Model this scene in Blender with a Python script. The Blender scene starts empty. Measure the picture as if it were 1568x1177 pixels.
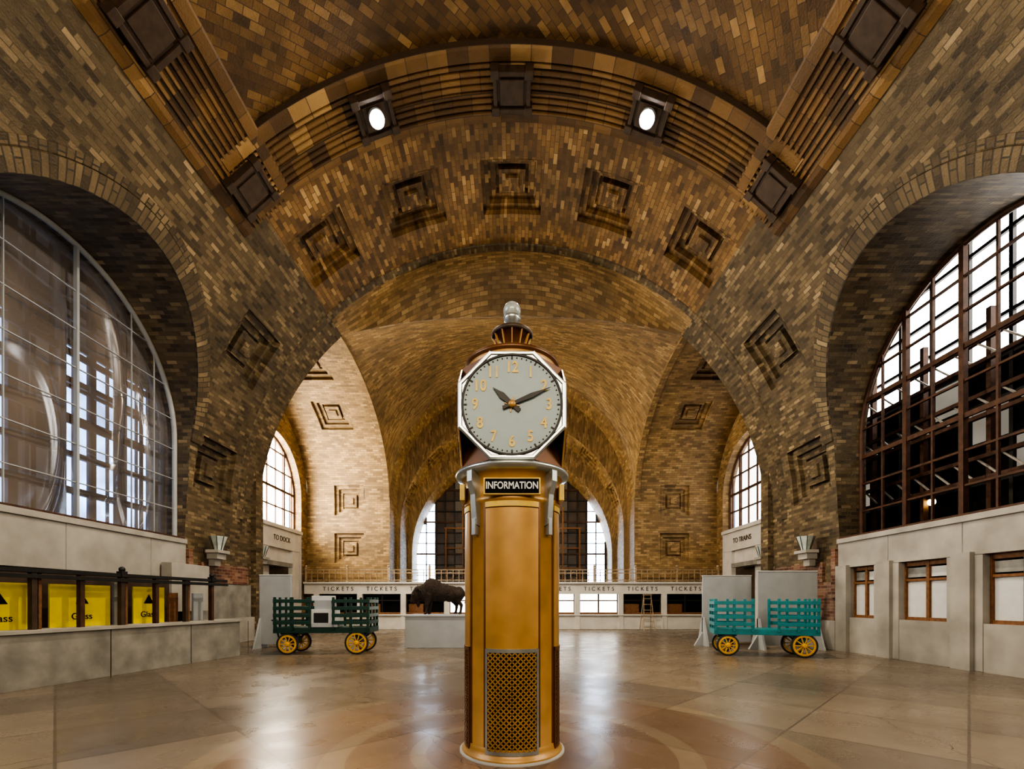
import bpy, math, random
from mathutils import Vector, Matrix
random.seed(7)
pi=math.pi; rad=math.radians
sc=bpy.context.scene
COL=sc.collection
try: sc.view_settings.look='AgX - High Contrast'
except Exception as ex: print('look',ex)

# ------------------------------------------------------------------ materials
def newmat(name):
    m=bpy.data.materials.new(name); m.use_nodes=True
    nt=m.node_tree; b=nt.nodes['Principled BSDF']
    return m,nt,b
def N(nt,t,**k):
    n=nt.nodes.new(t)
    for a,v in k.items(): setattr(n,a,v)
    return n
def simple(name,col,rough=.5,metal=0,noise=.25,nscale=6,bump=.0,emit=None,es=0,spec=.5,coat=0):
    m,nt,b=newmat(name)
    tc=N(nt,'ShaderNodeTexCoord'); no=N(nt,'ShaderNodeTexNoise'); no.inputs['Scale'].default_value=nscale
    no.inputs['Detail'].default_value=4
    nt.links.new(tc.outputs['Object'],no.inputs['Vector'])
    r=N(nt,'ShaderNodeValToRGB')
    c=col
    r.color_ramp.elements[0].position=.3; r.color_ramp.elements[1].position=.7
    r.color_ramp.elements[0].color=(c[0]*(1-noise),c[1]*(1-noise),c[2]*(1-noise),1)
    r.color_ramp.elements[1].color=(min(1,c[0]*(1+noise)),min(1,c[1]*(1+noise)),min(1,c[2]*(1+noise)),1)
    nt.links.new(no.outputs['Fac'],r.inputs['Fac']); nt.links.new(r.outputs['Color'],b.inputs['Base Color'])
    b.inputs['Roughness'].default_value=rough; b.inputs['Metallic'].default_value=metal
    b.inputs['Specular IOR Level'].default_value=spec
    b.inputs['Coat Weight'].default_value=coat
    if bump:
        bp=N(nt,'ShaderNodeBump'); bp.inputs['Strength'].default_value=bump; bp.inputs['Distance'].default_value=.02
        nt.links.new(no.outputs['Fac'],bp.inputs['Height']); nt.links.new(bp.outputs['Normal'],b.inputs['Normal'])
    if emit:
        b.inputs['Emission Color'].default_value=(*emit,1); b.inputs['Emission Strength'].default_value=es
    return m
def brick(name,ramp,mortar,bw=.38,rh=.14,ms=.008,rot=0,rough=.6,stain=.5,bump=.5):
    m,nt,b=newmat(name); L=nt.links.new
    tc=N(nt,'ShaderNodeTexCoord'); mp=N(nt,'ShaderNodeMapping'); mp.inputs['Rotation'].default_value=(0,0,rot)
    L(tc.outputs['UV'],mp.inputs['Vector'])
    br=N(nt,'ShaderNodeTexBrick'); br.offset=.5
    br.inputs['Color1'].default_value=(0,0,0,1); br.inputs['Color2'].default_value=(1,1,1,1); br.inputs['Mortar'].default_value=(.5,.5,.5,1)
    br.inputs['Scale'].default_value=1; br.inputs['Mortar Size'].default_value=ms; br.inputs['Mortar Smooth'].default_value=.2
    br.inputs['Brick Width'].default_value=bw; br.inputs['Row Height'].default_value=rh
    L(mp.outputs[0],br.inputs['Vector'])
    cr=N(nt,'ShaderNodeValToRGB'); e=cr.color_ramp.elements
    for i,(p,c) in enumerate(ramp):
        if i<2: el=e[i]; el.position=p
        else: el=e.new(p)
        el.color=(*c,1)
    L(br.outputs['Color'],cr.inputs['Fac'])
    no=N(nt,'ShaderNodeTexNoise'); no.inputs['Scale'].default_value=.6; no.inputs['Detail'].default_value=4; no.inputs['Roughness'].default_value=.7
    L(tc.outputs['Object'],no.inputs['Vector'])
    sr=N(nt,'ShaderNodeValToRGB'); sr.color_ramp.elements[0].position=.35; sr.color_ramp.elements[1].position=.65
    sr.color_ramp.elements[0].color=(1-stain,1-stain,1-stain,1); sr.color_ramp.elements[1].color=(1.0,1.0,1.0,1)
    L(no.outputs['Fac'],sr.inputs['Fac'])
    mx=N(nt,'ShaderNodeMix',data_type='RGBA',blend_type='MULTIPLY'); mx.inputs[0].default_value=1
    L(cr.outputs['Color'],mx.inputs[6]); L(sr.outputs['Color'],mx.inputs[7])
    m2=N(nt,'ShaderNodeMix',data_type='RGBA'); L(br.outputs['Fac'],m2.inputs[0]); L(mx.outputs[2],m2.inputs[6]); m2.inputs[7].default_value=(*mortar,1)
    L(m2.outputs[2],b.inputs['Base Color'])
    b.inputs['Roughness'].default_value=rough
    n3=N(nt,'ShaderNodeTexNoise'); n3.inputs['Scale'].default_value=25; n3.inputs['Detail'].default_value=1; L(tc.outputs['Object'],n3.inputs['Vector'])
    ad=N(nt,'ShaderNodeMath',operation='MULTIPLY_ADD'); L(br.outputs['Fac'],ad.inputs[0]); ad.inputs[1].default_value=-1; L(n3.outputs['Fac'],ad.inputs[2])
    ad2=N(nt,'ShaderNodeMath',operation='MULTIPLY_ADD'); L(br.outputs['Color'],ad2.inputs[0]); ad2.inputs[1].default_value=.8; L(ad.outputs[0],ad2.inputs[2])
    bp=N(nt,'ShaderNodeBump'); bp.inputs['Strength'].default_value=bump; bp.inputs['Distance'].default_value=.02
    L(ad2.outputs[0],bp.inputs['Height']); L(bp.outputs['Normal'],b.inputs['Normal'])
    return m
def emis(name,col,s,dark=.78):
    m=bpy.data.materials.new(name); m.use_nodes=True; nt=m.node_tree; nt.nodes.clear()
    o=N(nt,'ShaderNodeOutputMaterial'); e=N(nt,'ShaderNodeEmission'); 
    tc=N(nt,'ShaderNodeTexCoord'); no=N(nt,'ShaderNodeTexNoise'); no.inputs['Scale'].default_value=.8
    nt.links.new(tc.outputs['Object'],no.inputs['Vector'])
    r=N(nt,'ShaderNodeValToRGB'); r.color_ramp.elements[0].color=(col[0]*dark,col[1]*dark,col[2]*dark,1); r.color_ramp.elements[1].color=(*col,1)
    r.color_ramp.elements[0].position=.35; r.color_ramp.elements[1].position=.6
    nt.links.new(no.outputs['Fac'],r.inputs['Fac']); nt.links.new(r.outputs[0],e.inputs[0])
    e.inputs[1].default_value=s
    nt.links.new(e.outputs[0],o.inputs[0]); return m

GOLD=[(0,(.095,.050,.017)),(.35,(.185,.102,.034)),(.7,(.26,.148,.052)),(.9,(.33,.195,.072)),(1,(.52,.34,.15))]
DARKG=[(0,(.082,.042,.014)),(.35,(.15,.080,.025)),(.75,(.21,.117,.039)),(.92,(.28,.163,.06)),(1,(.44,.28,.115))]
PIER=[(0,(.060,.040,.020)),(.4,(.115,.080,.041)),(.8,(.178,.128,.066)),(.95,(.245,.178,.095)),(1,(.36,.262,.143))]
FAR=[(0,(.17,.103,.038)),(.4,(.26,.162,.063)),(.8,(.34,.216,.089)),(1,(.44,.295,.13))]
M_vault=brick('guastavino_tile',GOLD,(.09,.055,.025),bw=.33,rh=.125)
M_herr=brick('herringbone_tile',DARKG,(.06,.035,.015),bw=.32,rh=.16,rot=rad(45))
M_pier=brick('pier_brick',PIER,(.08,.06,.033),bw=.30,rh=.105)
M_far=brick('golden_tile',FAR,(.14,.09,.04),bw=.32,rh=.115,stain=.38)
M_ring=brick('voussoir_brick',PIER,(.045,.034,.02),bw=.42,rh=.13,ms=.014)
M_band=brick('moulded_terracotta',DARKG,(.05,.03,.015),bw=.5,rh=.5,stain=.3)
M_redbrk=brick('broken_red_brick',[(0,(.10,.035,.02)),(.5,(.20,.075,.04)),(1,(.28,.17,.11))],(.2,.17,.13),bw=.3,rh=.1)
M_lime=simple('limestone',(.29,.27,.235),.6,noise=.2,nscale=1.5,bump=.1)
M_limeD=simple('worn_limestone',(.20,.187,.16),.65,noise=.28,nscale=2.5,bump=.2)
M_marble=simple('white_marble',(.52,.49,.44),.35,noise=.1,nscale=2)
M_steel=simple('dark_steel',(.02,.018,.016),.5,metal=.4)
M_rust=simple('rusty_steel',(.065,.028,.014),.6,metal=.2,noise=.4)
M_black=simple('black_void',(.008,.0075,.007),.9,spec=.1)
M_white=simple('white_paint',(.50,.50,.48),.5,noise=.05)
M_grey=simple('grey_board',(.30,.31,.31),.6,noise=.08,nscale=2)
M_yel=simple('yellow_board',(.58,.46,.012),.55,noise=.08)
M_wood=simple('timber',(.16,.07,.025),.6,noise=.3,nscale=12)
M_glassdull=simple('dull_pane',(.22,.22,.20),.25,noise=.3,nscale=3)
M_bronze=simple('brown_frame',(.045,.026,.014),.55,noise=.3)

def floormat():
    m,nt,b=newmat('terrazzo_floor'); L=nt.links.new
    tc=N(nt,'ShaderNodeTexCoord')
    no=N(nt,'ShaderNodeTexNoise'); no.inputs['Scale'].default_value=.45; no.inputs['Detail'].default_value=6; no.inputs['Roughness'].default_value=.6; L(tc.outputs['Object'],no.inputs['Vector'])
    r=N(nt,'ShaderNodeValToRGB'); e=r.color_ramp.elements
    e[0].position=.3; e[0].color=(.092,.074,.056,1); e[1].position=.7; e[1].color=(.150,.124,.096,1)
    L(no.outputs['Fac'],r.inputs['Fac'])
    mp=N(nt,'ShaderNodeMapping'); mp.inputs['Rotation'].default_value=(0,0,rad(45)); L(tc.outputs['Object'],mp.inputs['Vector'])
    br=N(nt,'ShaderNodeTexBrick'); br.offset=0; br.inputs['Scale'].default_value=1; br.inputs['Brick Width'].default_value=1.5; br.inputs['Row Height'].default_value=1.5
    br.inputs['Mortar Size'].default_value=.014; br.inputs['Color1'].default_value=(.75,.71,.67,1); br.inputs['Color2'].default_value=(1.35,1.28,1.16,1); br.inputs['Mortar'].default_value=(.6,.55,.5,1)
    L(mp.outputs[0],br.inputs['Vector'])
    mx=N(nt,'ShaderNodeMix',data_type='RGBA',blend_type='MULTIPLY'); mx.inputs[0].default_value=.8; L(r.outputs[0],mx.inputs[6]); L(br.outputs[0],mx.inputs[7])
    dv=N(nt,'ShaderNodeVectorMath',operation='DISTANCE'); L(tc.outputs['Object'],dv.inputs[0]); dv.inputs[1].default_value=(0,4.65,0)
    rr=N(nt,'ShaderNodeValToRGB'); rr.color_ramp.interpolation='CONSTANT'; ee=rr.color_ramp.elements
    dd=N(nt,'ShaderNodeMath',operation='DIVIDE'); L(dv.outputs['Value'],dd.inputs[0]); dd.inputs[1].default_value=10
    L(dd.outputs[0],rr.inputs[0])
    ee[0].position=0; ee[0].color=(1.05,.80,.66,1); ee[1].position=.085; ee[1].color=(1.4,1.3,1.12,1)
    for p,c in [(.10,(1.05,.84,.72)),(.16,(1.4,1.32,1.18)),(.18,(1.12,.90,.78)),(.27,(1.3,1.25,1.15)),(.30,(1,1,1))]:
        q=ee.new(p); q.color=(*c,1)
    m3=N(nt,'ShaderNodeMix',data_type='RGBA',blend_type='MULTIPLY'); m3.inputs[0].default_value=.8; L(mx.outputs[2],m3.inputs[6]); L(rr.outputs[0],m3.inputs[7])
    n2=N(nt,'ShaderNodeTexNoise'); n2.inputs['Scale'].default_value=60; n2.inputs['Detail'].default_value=1; L(tc.outputs['Object'],n2.inputs['Vector'])
    m4=N(nt,'ShaderNodeMix',data_type='RGBA',blend_type='OVERLAY'); m4.inputs[0].default_value=.2; L(m3.outputs[2],m4.inputs[6]); L(n2.outputs['Fac'],m4.inputs[7])
    vo=N(nt,'ShaderNodeTexVoronoi',feature='DISTANCE_TO_EDGE'); vo.inputs['Scale'].default_value=.22
    n4=N(nt,'ShaderNodeTexNoise'); n4.inputs['Scale'].default_value=2.5; L(tc.outputs['Object'],n4.inputs['Vector'])
    va=N(nt,'ShaderNodeVectorMath',operation='MULTIPLY_ADD'); L(n4.outputs['Color'],va.inputs[0]); va.inputs[1].default_value=(.4,.4,0); L(tc.outputs['Object'],va.inputs[2])
    L(va.outputs[0],vo.inputs['Vector'])
    cc=N(nt,'ShaderNodeMath',operation='LESS_THAN'); L(vo.outputs['Distance'],cc.inputs[0]); cc.inputs[1].default_value=.0011
    m5=N(nt,'ShaderNodeMix',data_type='RGBA'); L(cc.outputs[0],m5.inputs[0]); L(m4.outputs[2],m5.inputs[6]); m5.inputs[7].default_value=(.06,.045,.03,1)
    L(m5.outputs[2],b.inputs['Base Color'])
    b.inputs['Specular IOR Level'].default_value=.36
    n6=N(nt,'ShaderNodeTexNoise'); n6.inputs['Scale'].default_value=1.4; n6.inputs['Detail'].default_value=2; L(tc.outputs['Object'],n6.inputs['Vector'])
    rg=N(nt,'ShaderNodeMapRange'); L(n6.outputs['Fac'],rg.inputs[0]); rg.inputs[1].default_value=.25; rg.inputs[2].default_value=.75; rg.inputs[3].default_value=.21; rg.inputs[4].default_value=.36
    L(rg.outputs[0],b.inputs['Roughness'])
    n5=N(nt,'ShaderNodeTexNoise'); n5.inputs['Scale'].default_value=3; n5.inputs['Detail'].default_value=1; L(tc.outputs['Object'],n5.inputs['Vector'])
    bp=N(nt,'ShaderNodeBump'); bp.inputs['Strength'].default_value=.1; bp.inputs['Distance'].default_value=.02; L(n5.outputs['Fac'],bp.inputs['Height']); L(bp.outputs[0],b.inputs['Normal'])
    return m
M_floor=floormat()

# ------------------------------------------------------------------ mesh builder
class MB:
    def __init__(s): s.v=[];s.f=[];s.mi=[];s.uv=[];s.sm=[];s.mats=[]
    def add(s,vs,fs,mat,uvs=None,M=None,smooth=False):
        if mat not in s.mats: s.mats.append(mat)
        k=s.mats.index(mat); o=len(s.v)
        for p in vs:
            p=Vector(p)
            if M is not None: p=M@p
            s.v.append(p)
        for i,f in enumerate(fs):
            s.f.append([a+o for a in f]); s.mi.append(k); s.sm.append(smooth)
            s.uv.append([uvs[a] for a in f] if uvs else None)
    def box(s,c,d,mat,M=None,R=None):
        x,y,z=[a/2 for a in d]
        vs=[Vector((i*x,j*y,k*z)) for i in(-1,1) for j in(-1,1) for k in(-1,1)]
        if R is not None: vs=[R@v for v in vs]
        vs=[v+Vector(c) for v in vs]
        s.add(vs,[(0,1,3,2),(4,6,7,5),(0,4,5,1),(2,3,7,6),(0,2,6,4),(1,5,7,3)],mat,M=M)
    def b2(s,lo,hi,mat,M=None):
        s.box([(a+b)/2 for a,b in zip(lo,hi)],[abs(b-a) for a,b in zip(lo,hi)],mat,M)
    def beam(s,a,b,w,h,mat,M=None,up=(0,0,1)):
        a=Vector(a);b=Vector(b);d=b-a;L=d.length;d.normalize();u=Vector(up)
        if abs(d.dot(u))>.98:u=Vector((1,0,0))
        sx=d.cross(u).normalized();uz=sx.cross(d).normalized()
        R=Matrix((sx,d,uz)).transposed()
        s.box((a+b)/2,(w,L,h),mat,M,R)
    def lathe(s,prof,c,mat,seg=48,M=None,smooth=True,axis='Z'):
        vs=[];n=len(prof)
        for i in range(seg):
            t=2*pi*i/seg
            for r,z in prof:
                p=(r*math.cos(t),r*math.sin(t),z)
                if axis=='Y': p=(p[0],p[2],p[1])
                if axis=='X': p=(p[2],p[0],p[1])
                vs.append((p[0]+c[0],p[1]+c[1],p[2]+c[2]))
        fs=[]
        for i in range(seg):
            j=(i+1)%seg
            for k in range(n-1): fs.append((i*n+k,j*n+k,j*n+k+1,i*n+k+1))
        s.add(vs,fs,mat,M=M,smooth=smooth)
    def cyl(s,a,b,r,mat,r2=None,seg=16,M=None,smooth=True,caps=True):
        a=Vector(a);b=Vector(b);d=(b-a);L=d.length;q=d.to_track_quat('Z','Y').to_matrix()
        r2=r if r2 is None else r2
        vs=[];
        for i in range(seg):
            t=2*pi*i/seg;e=Vector((math.cos(t),math.sin(t),0))
            vs.append(a+q@(e*r)); vs.append(b+q@(e*r2))
        fs=[(2*i,2*((i+1)%seg),2*((i+1)%seg)+1,2*i+1) for i in range(seg)]
        s.add(vs,fs,mat,M=M,smooth=smooth)
        if caps:
            s.add([vs[2*i] for i in range(seg)],[list(range(seg))[::-1]],mat,M=M)
            s.add([vs[2*i+1] for i in range(seg)],[list(range(seg))],mat,M=M)
    def tube(s,pts,r,mat,seg=8,M=None):
        pts=[Vector(p) for p in pts]
        for a,b in zip(pts,pts[1:]): s.cyl(a,b,r,mat,seg=seg,M=M)
    def sphere(s,c,r,mat,M=None,seg=24,ring=14,sc3=(1,1,1),R=None):
        vs=[];fs=[]
        for i in range(ring+1):
            a=pi*i/ring
            for j in range(seg):
                t=2*pi*j/seg
                p=Vector((r*sc3[0]*math.sin(a)*math.cos(t),r*sc3[1]*math.sin(a)*math.sin(t),r*sc3[2]*math.cos(a)))
                if R is not None:p=R@p
                vs.append(p+Vector(c))
        for i in range(ring):
            for j in range(seg):
                k=(j+1)%seg
                fs.append((i*seg+j,(i+1)*seg+j,(i+1)*seg+k,i*seg+k))
        s.add(vs,fs,mat,M=M,smooth=True)
    def grid(s,P,mat,UV=None,smooth=False,skip=None):
        nr=len(P);nc=len(P[0]);vs=[p for r in P for p in r]
        uv=[u for r in UV for u in r] if UV else None
        fs=[(i*nc+j,i*nc+j+1,(i+1)*nc+j+1,(i+1)*nc+j) for i in range(nr-1) for j in range(nc-1) if not (skip and skip(i,j))]
        s.add(vs,fs,mat,uvs=uv,smooth=smooth)
    def prism(s,poly,a,b,mat,M=None):
        n=len(poly);P=[Vector(p) for p in poly];d=Vector(b)
        vs=[p+Vector(a) for p in P]+[p+Vector(a)+d for p in P]
        fs=[list(range(n)),list(range(2*n-1,n-1,-1))]+[(i,(i+1)%n,(i+1)%n+n,i+n) for i in range(n)]
        s.add(vs,fs,mat,M=M)
    def build(s,name,parent=None,bevel=0):
        me=bpy.data.meshes.new(name); me.from_pydata([tuple(v) for v in s.v],[],s.f)
        for m in s.mats: me.materials.append(m)
        me.polygons.foreach_set('material_index',s.mi); me.polygons.foreach_set('use_smooth',s.sm)
        uvl=me.uv_layers.new(name='UVMap')
        for p in me.polygons:
            u=s.uv[p.index]; n=p.normal
            for li,vi in zip(p.loop_indices,range(len(p.vertices))):
                if u: uvl.data[li].uv=u[vi]
                else:
                    c=me.vertices[p.vertices[vi]].co
                    ax=max(range(3),key=lambda i:abs(n[i]))
                    uvl.data[li].uv=(c.y,c.z) if ax==0 else ((c.x,c.z) if ax==1 else (c.x,c.y))
        me.update()
        o=bpy.data.objects.new(name,me); COL.objects.link(o)
        if parent: o.parent=parent
        if bevel:
            bm=o.modifiers.new('bevel','BEVEL'); bm.width=bevel; bm.segments=2; bm.limit_method='ANGLE'; bm.angle_limit=rad(50)
        return o
def empty(name,loc=(0,0,0),rz=0,scale=1):
    e=bpy.data.objects.new(name,None); COL.objects.link(e); e.location=loc; e.rotation_euler=(0,0,rz); e.scale=(scale,)*3
    e.empty_display_size=.2; return e
def text_obj(name,body,size,extr,M,mat,parent=None,align='CENTER',bold=0):
    cu=bpy.data.curves.new(name,'FONT'); cu.body=body; cu.size=size; cu.extrude=extr; cu.align_x=align; cu.align_y='CENTER'; cu.offset=bold
    o=bpy.data.objects.new(name,cu); COL.objects.link(o)
    dg=bpy.context.evaluated_depsgraph_get(); me=bpy.data.meshes.new_from_object(o.evaluated_get(dg))
    bpy.data.objects.remove(o); me.materials.clear(); me.materials.append(mat)
    ob=bpy.data.objects.new(name,me); COL.objects.link(ob); ob.matrix_world=M
    if parent: ob.parent=parent; ob.matrix_parent_inverse=Matrix.Identity(4); ob.matrix_basis=M
    return ob
RX=Matrix.Rotation(rad(90),4,'X')

# ------------------------------------------------------------------ vault geometry
R0=10.0; ZC=4.5; PB=rad(48); SB=R0*PB
def vp(s,D,sg,off=0):
    if s<=0: return Vector((sg*(R0-off),D,ZC+s))
    p=s/R0; return Vector((sg*(R0-off)*math.cos(p),D,ZC+(R0-off)*math.sin(p)))
def s_of_z(z): return z-ZC if z<=ZC else R0*math.asin(min(1,(z-ZC)/R0))
def lin(a,b,n): return [a+(b-a)*i/(n-1) for i in range(n)]
WC,WR,WS,WX=10.4,3.55,6.4,10.65   # side window centre/radius/spring/plane
Y0=-7.0
ceil=empty('ceiling')
sides={-1:empty('wall_left'),1:empty('wall_right')}
STEPS=[(.95,.0),(.95,.16),(.72,.16),(.72,.30),(.50,.30),(.50,.40),(.40,.40),(.40,.22),(.20,.22),(.20,.14),(0.001,.14)]
def recess(mb,pos,D,s,k,mat,uvf=lambda D,s:(D,s)):
    """stepped square coffer sunk in a surface given by pos(D,s,off); off>0 is towards the room"""
    P=[];U=[]
    corners=[(-1,-1),(0,-1),(1,-1),(1,0),(1,1),(0,1),(-1,1),(-1,0),(-1,-1)]
    for h,d in STEPS:
        P.append([pos(D+a*h*k,s+b*h*k,-d*k) for a,b in corners])
        U.append([uvf(D+a*(h*k+d*.5),s+b*(h*k+d*.5)) for a,b in corners])
    mb.grid(P,mat,U)
def surf_with_coffers(mb,pos,Dl,sl,cof,mat,k=1,smooth=False):
    h=.95*k
    Ds=sorted(set([round(x,5) for x in Dl]+[round(c[0]+e*h,5) for c in cof for e in(-1,1)]))
    ss=sorted(set([round(x,5) for x in sl if all(abs(x-c[1])>h*1.02 or abs(x-c[1])<h*.9 for c in cof)]+[round(c[1]+e*h,5) for c in cof for e in(-1,0,1)]))
    def skip(i,j):
        sm=(ss[i]+ss[i+1])/2; Dm=(Ds[j]+Ds[j+1])/2
        return any(abs(Dm-c[0])<h and abs(sm-c[1])<h for c in cof)
    mb.grid([[pos(D,s,0) for D in Ds] for s in ss],mat,[[(D,s) for D in Ds] for s in ss],skip=skip)
    for c in cof: recess(mb,pos,c[0],c[1],k,mat)

for sg in (-1,1):
    W=MB()
    ss=lin(-ZC,0,2)+lin(0,SB,26)[1:]
    pos=lambda D,s,o,sg=sg: vp(s,D,sg,o)
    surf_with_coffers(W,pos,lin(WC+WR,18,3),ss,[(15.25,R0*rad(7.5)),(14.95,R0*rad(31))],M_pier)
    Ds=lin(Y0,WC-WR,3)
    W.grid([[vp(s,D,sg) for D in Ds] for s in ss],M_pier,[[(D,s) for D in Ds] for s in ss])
    th=[pi*i/56 for i in range(57)]
    P=[];U=[]
    for t in th:
        D=WC-WR*math.cos(t); z=WS+WR*math.sin(t); s0=s_of_z(z)
        sl=lin(s0,SB,14); P.append([vp(s,D,sg) for s in sl]); U.append([(D,s) for s in sl])
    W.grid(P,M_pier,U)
    pts=[(WC-WR,3.35)]+[(WC-WR*math.cos(t),WS+WR*math.sin(t)) for t in th]+[(WC+WR,3.35)]
    P=[];U=[];L=0;prev=None
    for (D,z) in pts:
        if prev: L+=math.hypot(D-prev[0],z-prev[1])
        prev=(D,z); x0=abs(vp(s_of_z(z),D,1).x); xs=[x0,(x0+WX+.15)/2,WX+.15]
        P.append([Vector((sg*x,D,z)) for x in xs]); U.append([(x,L) for x in xs])
    W.grid(P,M_pier,U)
    for r0,r1,off in ((0,.34,.05),(.36,.5,.02)):
        P=[];U=[]
        for t in th:
            row=[];ur=[]
            for rr_,of in ((r0,-.02),(r0,off),(r1,off),(r1,-.02)):
                D=WC-(WR+rr_)*math.cos(t); z=WS+(WR+rr_)*math.sin(t)
                row.append(vp(s_of_z(z),D,sg,of)); ur.append((rr_,t*WR))
            P.append(row);U.append(ur)
        W.grid(P,M_ring,U)
    sl=lin(-ZC,0,2)+lin(0,SB,16)[1:]
    W.grid([[vp(s,18.0,sg),Vector((sg*11.6,18.0,vp(s,18,sg).z))] for s in sl],M_pier)
    W.box((sg*9.93,17.75,3.6),(.26,.5,7.2),M_pier)
    W.build('brick_wall',sides[sg])

C=MB()
posB=lambda D,s,o: Vector(((R0-o)*math.cos(s/R0),D,ZC+(R0-o)*math.sin(s/R0)))
phs=lin(PB,pi-PB,44)
surf_with_coffers(C,posB,lin(12.2,16.9,4),[p*R0 for p in phs],[(14.4,R0*rad(a)) for a in (54,72,90,108,126)],M_vault)
C.grid([[Vector(((R0-o)*math.cos(p),D,ZC+(R0-o)*math.sin(p))) for D,o in ((16.6,0),(16.62,.04),(16.92,.04),(16.94,-.02))] for p in lin(0,pi,80)],M_pier,[[(u,p*R0) for u in (0,.05,.38,.42)] for p in lin(0,pi,80)])
def Fz(x): 
    X=R0*math.cos(PB); return 12.68-(12.68-(ZC+R0*math.sin(PB)))*abs(x/X)**2.6
P=[];U=[]
for p in phs:
    a=Vector((R0*math.cos(p),16.9,ZC+R0*math.sin(p))); b=Vector((R0*math.cos(p),18.0,0)); b.z=Fz(b.x)
    row=[];ur=[]
    for i in range(7):
        t=i/6; q=a.lerp(b,t); q.z+= (a.z-b.z)*.25*math.sin(pi*t); row.append(q); ur.append((p*R0,(a-b).length*t))
    P.append(row);U.append(ur)
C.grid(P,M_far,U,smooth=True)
XC,ZE,DE=6.7,7.2,25.0
def Bc(t):
    a=pi/2*(1-t); return Vector((6.69,18+7*math.cos(a),ZE+4.73*math.sin(a)))
nU,nV=40,26
P=[];U=[]
for j in range(nV+1):
    v=j/nV; row=[];ur=[]
    for i in range(nU+1):
        u=i/nU; p=PB+(pi-2*PB)*u
        F0=Vector((-R0*math.cos(p),18,0)); F0.z=Fz(F0.x)
        a=pi*u; C1=Vector((-XC*math.cos(a),DE,ZE+XC*math.sin(a)))
        bl=Bc(v); L_=Vector((-bl.x,bl.y,bl.z)); R_=bl
        c00=Vector((-6.69,18,Fz(6.69)));c10=Vector((6.69,18,Fz(6.69)));c01=Vector((-XC,DE,ZE));c11=Vector((XC,DE,ZE))
        q=F0*(1-v)+C1*v+L_*(1-u)+R_*u-(c00*(1-u)*(1-v)+c10*u*(1-v)+c01*(1-u)*v+c11*u*v)
        row.append(q)
    P.append(row)
for i in range(nV+1):
    ur=[];L=0
    for j in range(nU+1):
        if j: L+=(P[i][j]-P[i][j-1]).length
        ur.append(L)
    tot=L; U.append([(l-tot/2,i/nV*9.5) for l in ur])
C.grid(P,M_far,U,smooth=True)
LB=0;_p=Bc(0);TAB=[(0,_p)]
for j in range(1,61):
    q=Bc(j/60); LB+=(q-_p).length; _p=q; TAB.append((LB,q))
def soff(sg):
    def f(x,s,o):
        if s>=LB: p=Vector((0,DE,ZE-(s-LB))); n=Vector((0,-1,0))
        else:
            s=max(0,s); k=0
            while TAB[k+1][0]<s: k+=1
            t=(s-TAB[k][0])/(TAB[k+1][0]-TAB[k][0]); p=TAB[k][1].lerp(TAB[k+1][1],t); d=(TAB[k+1][1]-TAB[k][1]).normalized(); n=Vector((0,-abs(d.z),-abs(d.y))).normalized()
        return Vector((sg*x,p.y,p.z))+n*o
    return f
for sg in (-1,1):
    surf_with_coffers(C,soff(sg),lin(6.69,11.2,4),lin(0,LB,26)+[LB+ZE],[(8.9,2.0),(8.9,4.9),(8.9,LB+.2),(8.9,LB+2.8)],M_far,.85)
    P=[[Vector((sg*(6.69-o),Bc(j/24).y-e,Bc(j/24).z-e)) for o,e in ((0,0),(-.02,.06),(-.3,.06),(-.32,0))] for j in range(25)]
    C.grid(P,M_far)
def ring(D0,r0,z0,D1,r1,z1,mat,n=48):
    P=[];U=[]
    angs=[None]+[pi*i/n for i in range(n+1)]+[None]
    for k,a in enumerate(angs):
        if a is None:
            sx=-1 if k==0 else 1
            p0=Vector((sx*r0,D0,0));p1=Vector((sx*r1,D1,0)); l=0 if k==0 else 100
        else:
            p0=Vector((-r0*math.cos(a),D0,z0+r0*math.sin(a)));p1=Vector((-r1*math.cos(a),D1,z1+r1*math.sin(a))); l=a*r0+10
        P.append([p0.lerp(p1,t) for t in (0,.33,.66,1)]); U.append([((p1-p0).length*t,l) for t in (0,.33,.66,1)])
    C.grid(P,mat,U)
ring(25,6.7,7.2,26.6,6.7,7.2,M_far)
ring(26.6,6.7,7.2,26.6,6.5,5.6,M_far)
posE=lambda D,s,o: Vector(((6.5-o)*math.cos(s/6.5),D,5.6+(6.5-o)*math.sin(s/6.5)))
surf_with_coffers(C,posE,[26.6,28.6],[6.5*pi*i/48 for i in range(49)],[(27.6,6.5*rad(a)) for a in (20,44,67,90,113,136,160)],M_far,.75)
for sx in(-1,1): C.grid([[Vector((sx*6.5,D,z)) for D in (26.6,28.6)] for z in (0,5.6)],M_far,[[(D,z) for D in (26.6,28.6)] for z in (0,5.6)])
ring(28.6,6.5,5.6,28.6,6.25,4.5,M_far)
ring(28.6,6.25,4.5,30.2,6.25,4.3,M_far)
pa=PB+rad(3.8)
phn=lin(pa,pi-pa,40); Ds=lin(Y0,10.8,3)
C.grid([[Vector(((R0+.12)*math.cos(p),D,ZC+(R0+.12)*math.sin(p))) for D in Ds] for p in phn],M_herr,[[(D,p*R0) for D in Ds] for p in phn])
def bandprof(w):
    pr=[(0,-.12),(0,.02),(.05,.06),(.2,.07),(.3,.07),(.3,.0),(.36,.0)]
    x=.36
    while x<w-.42:
        pr+=[(x,.0),(x+.02,.06),(x+.08,.06),(x+.10,.0)]; x+=.155
    pr+=[(w-.36,.0),(w-.3,.0),(w-.3,.07),(w-.14,.07),(w,.02),(w,-.05)]
    return pr
bpf=bandprof(1.75)
P=[];U=[]
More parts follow.
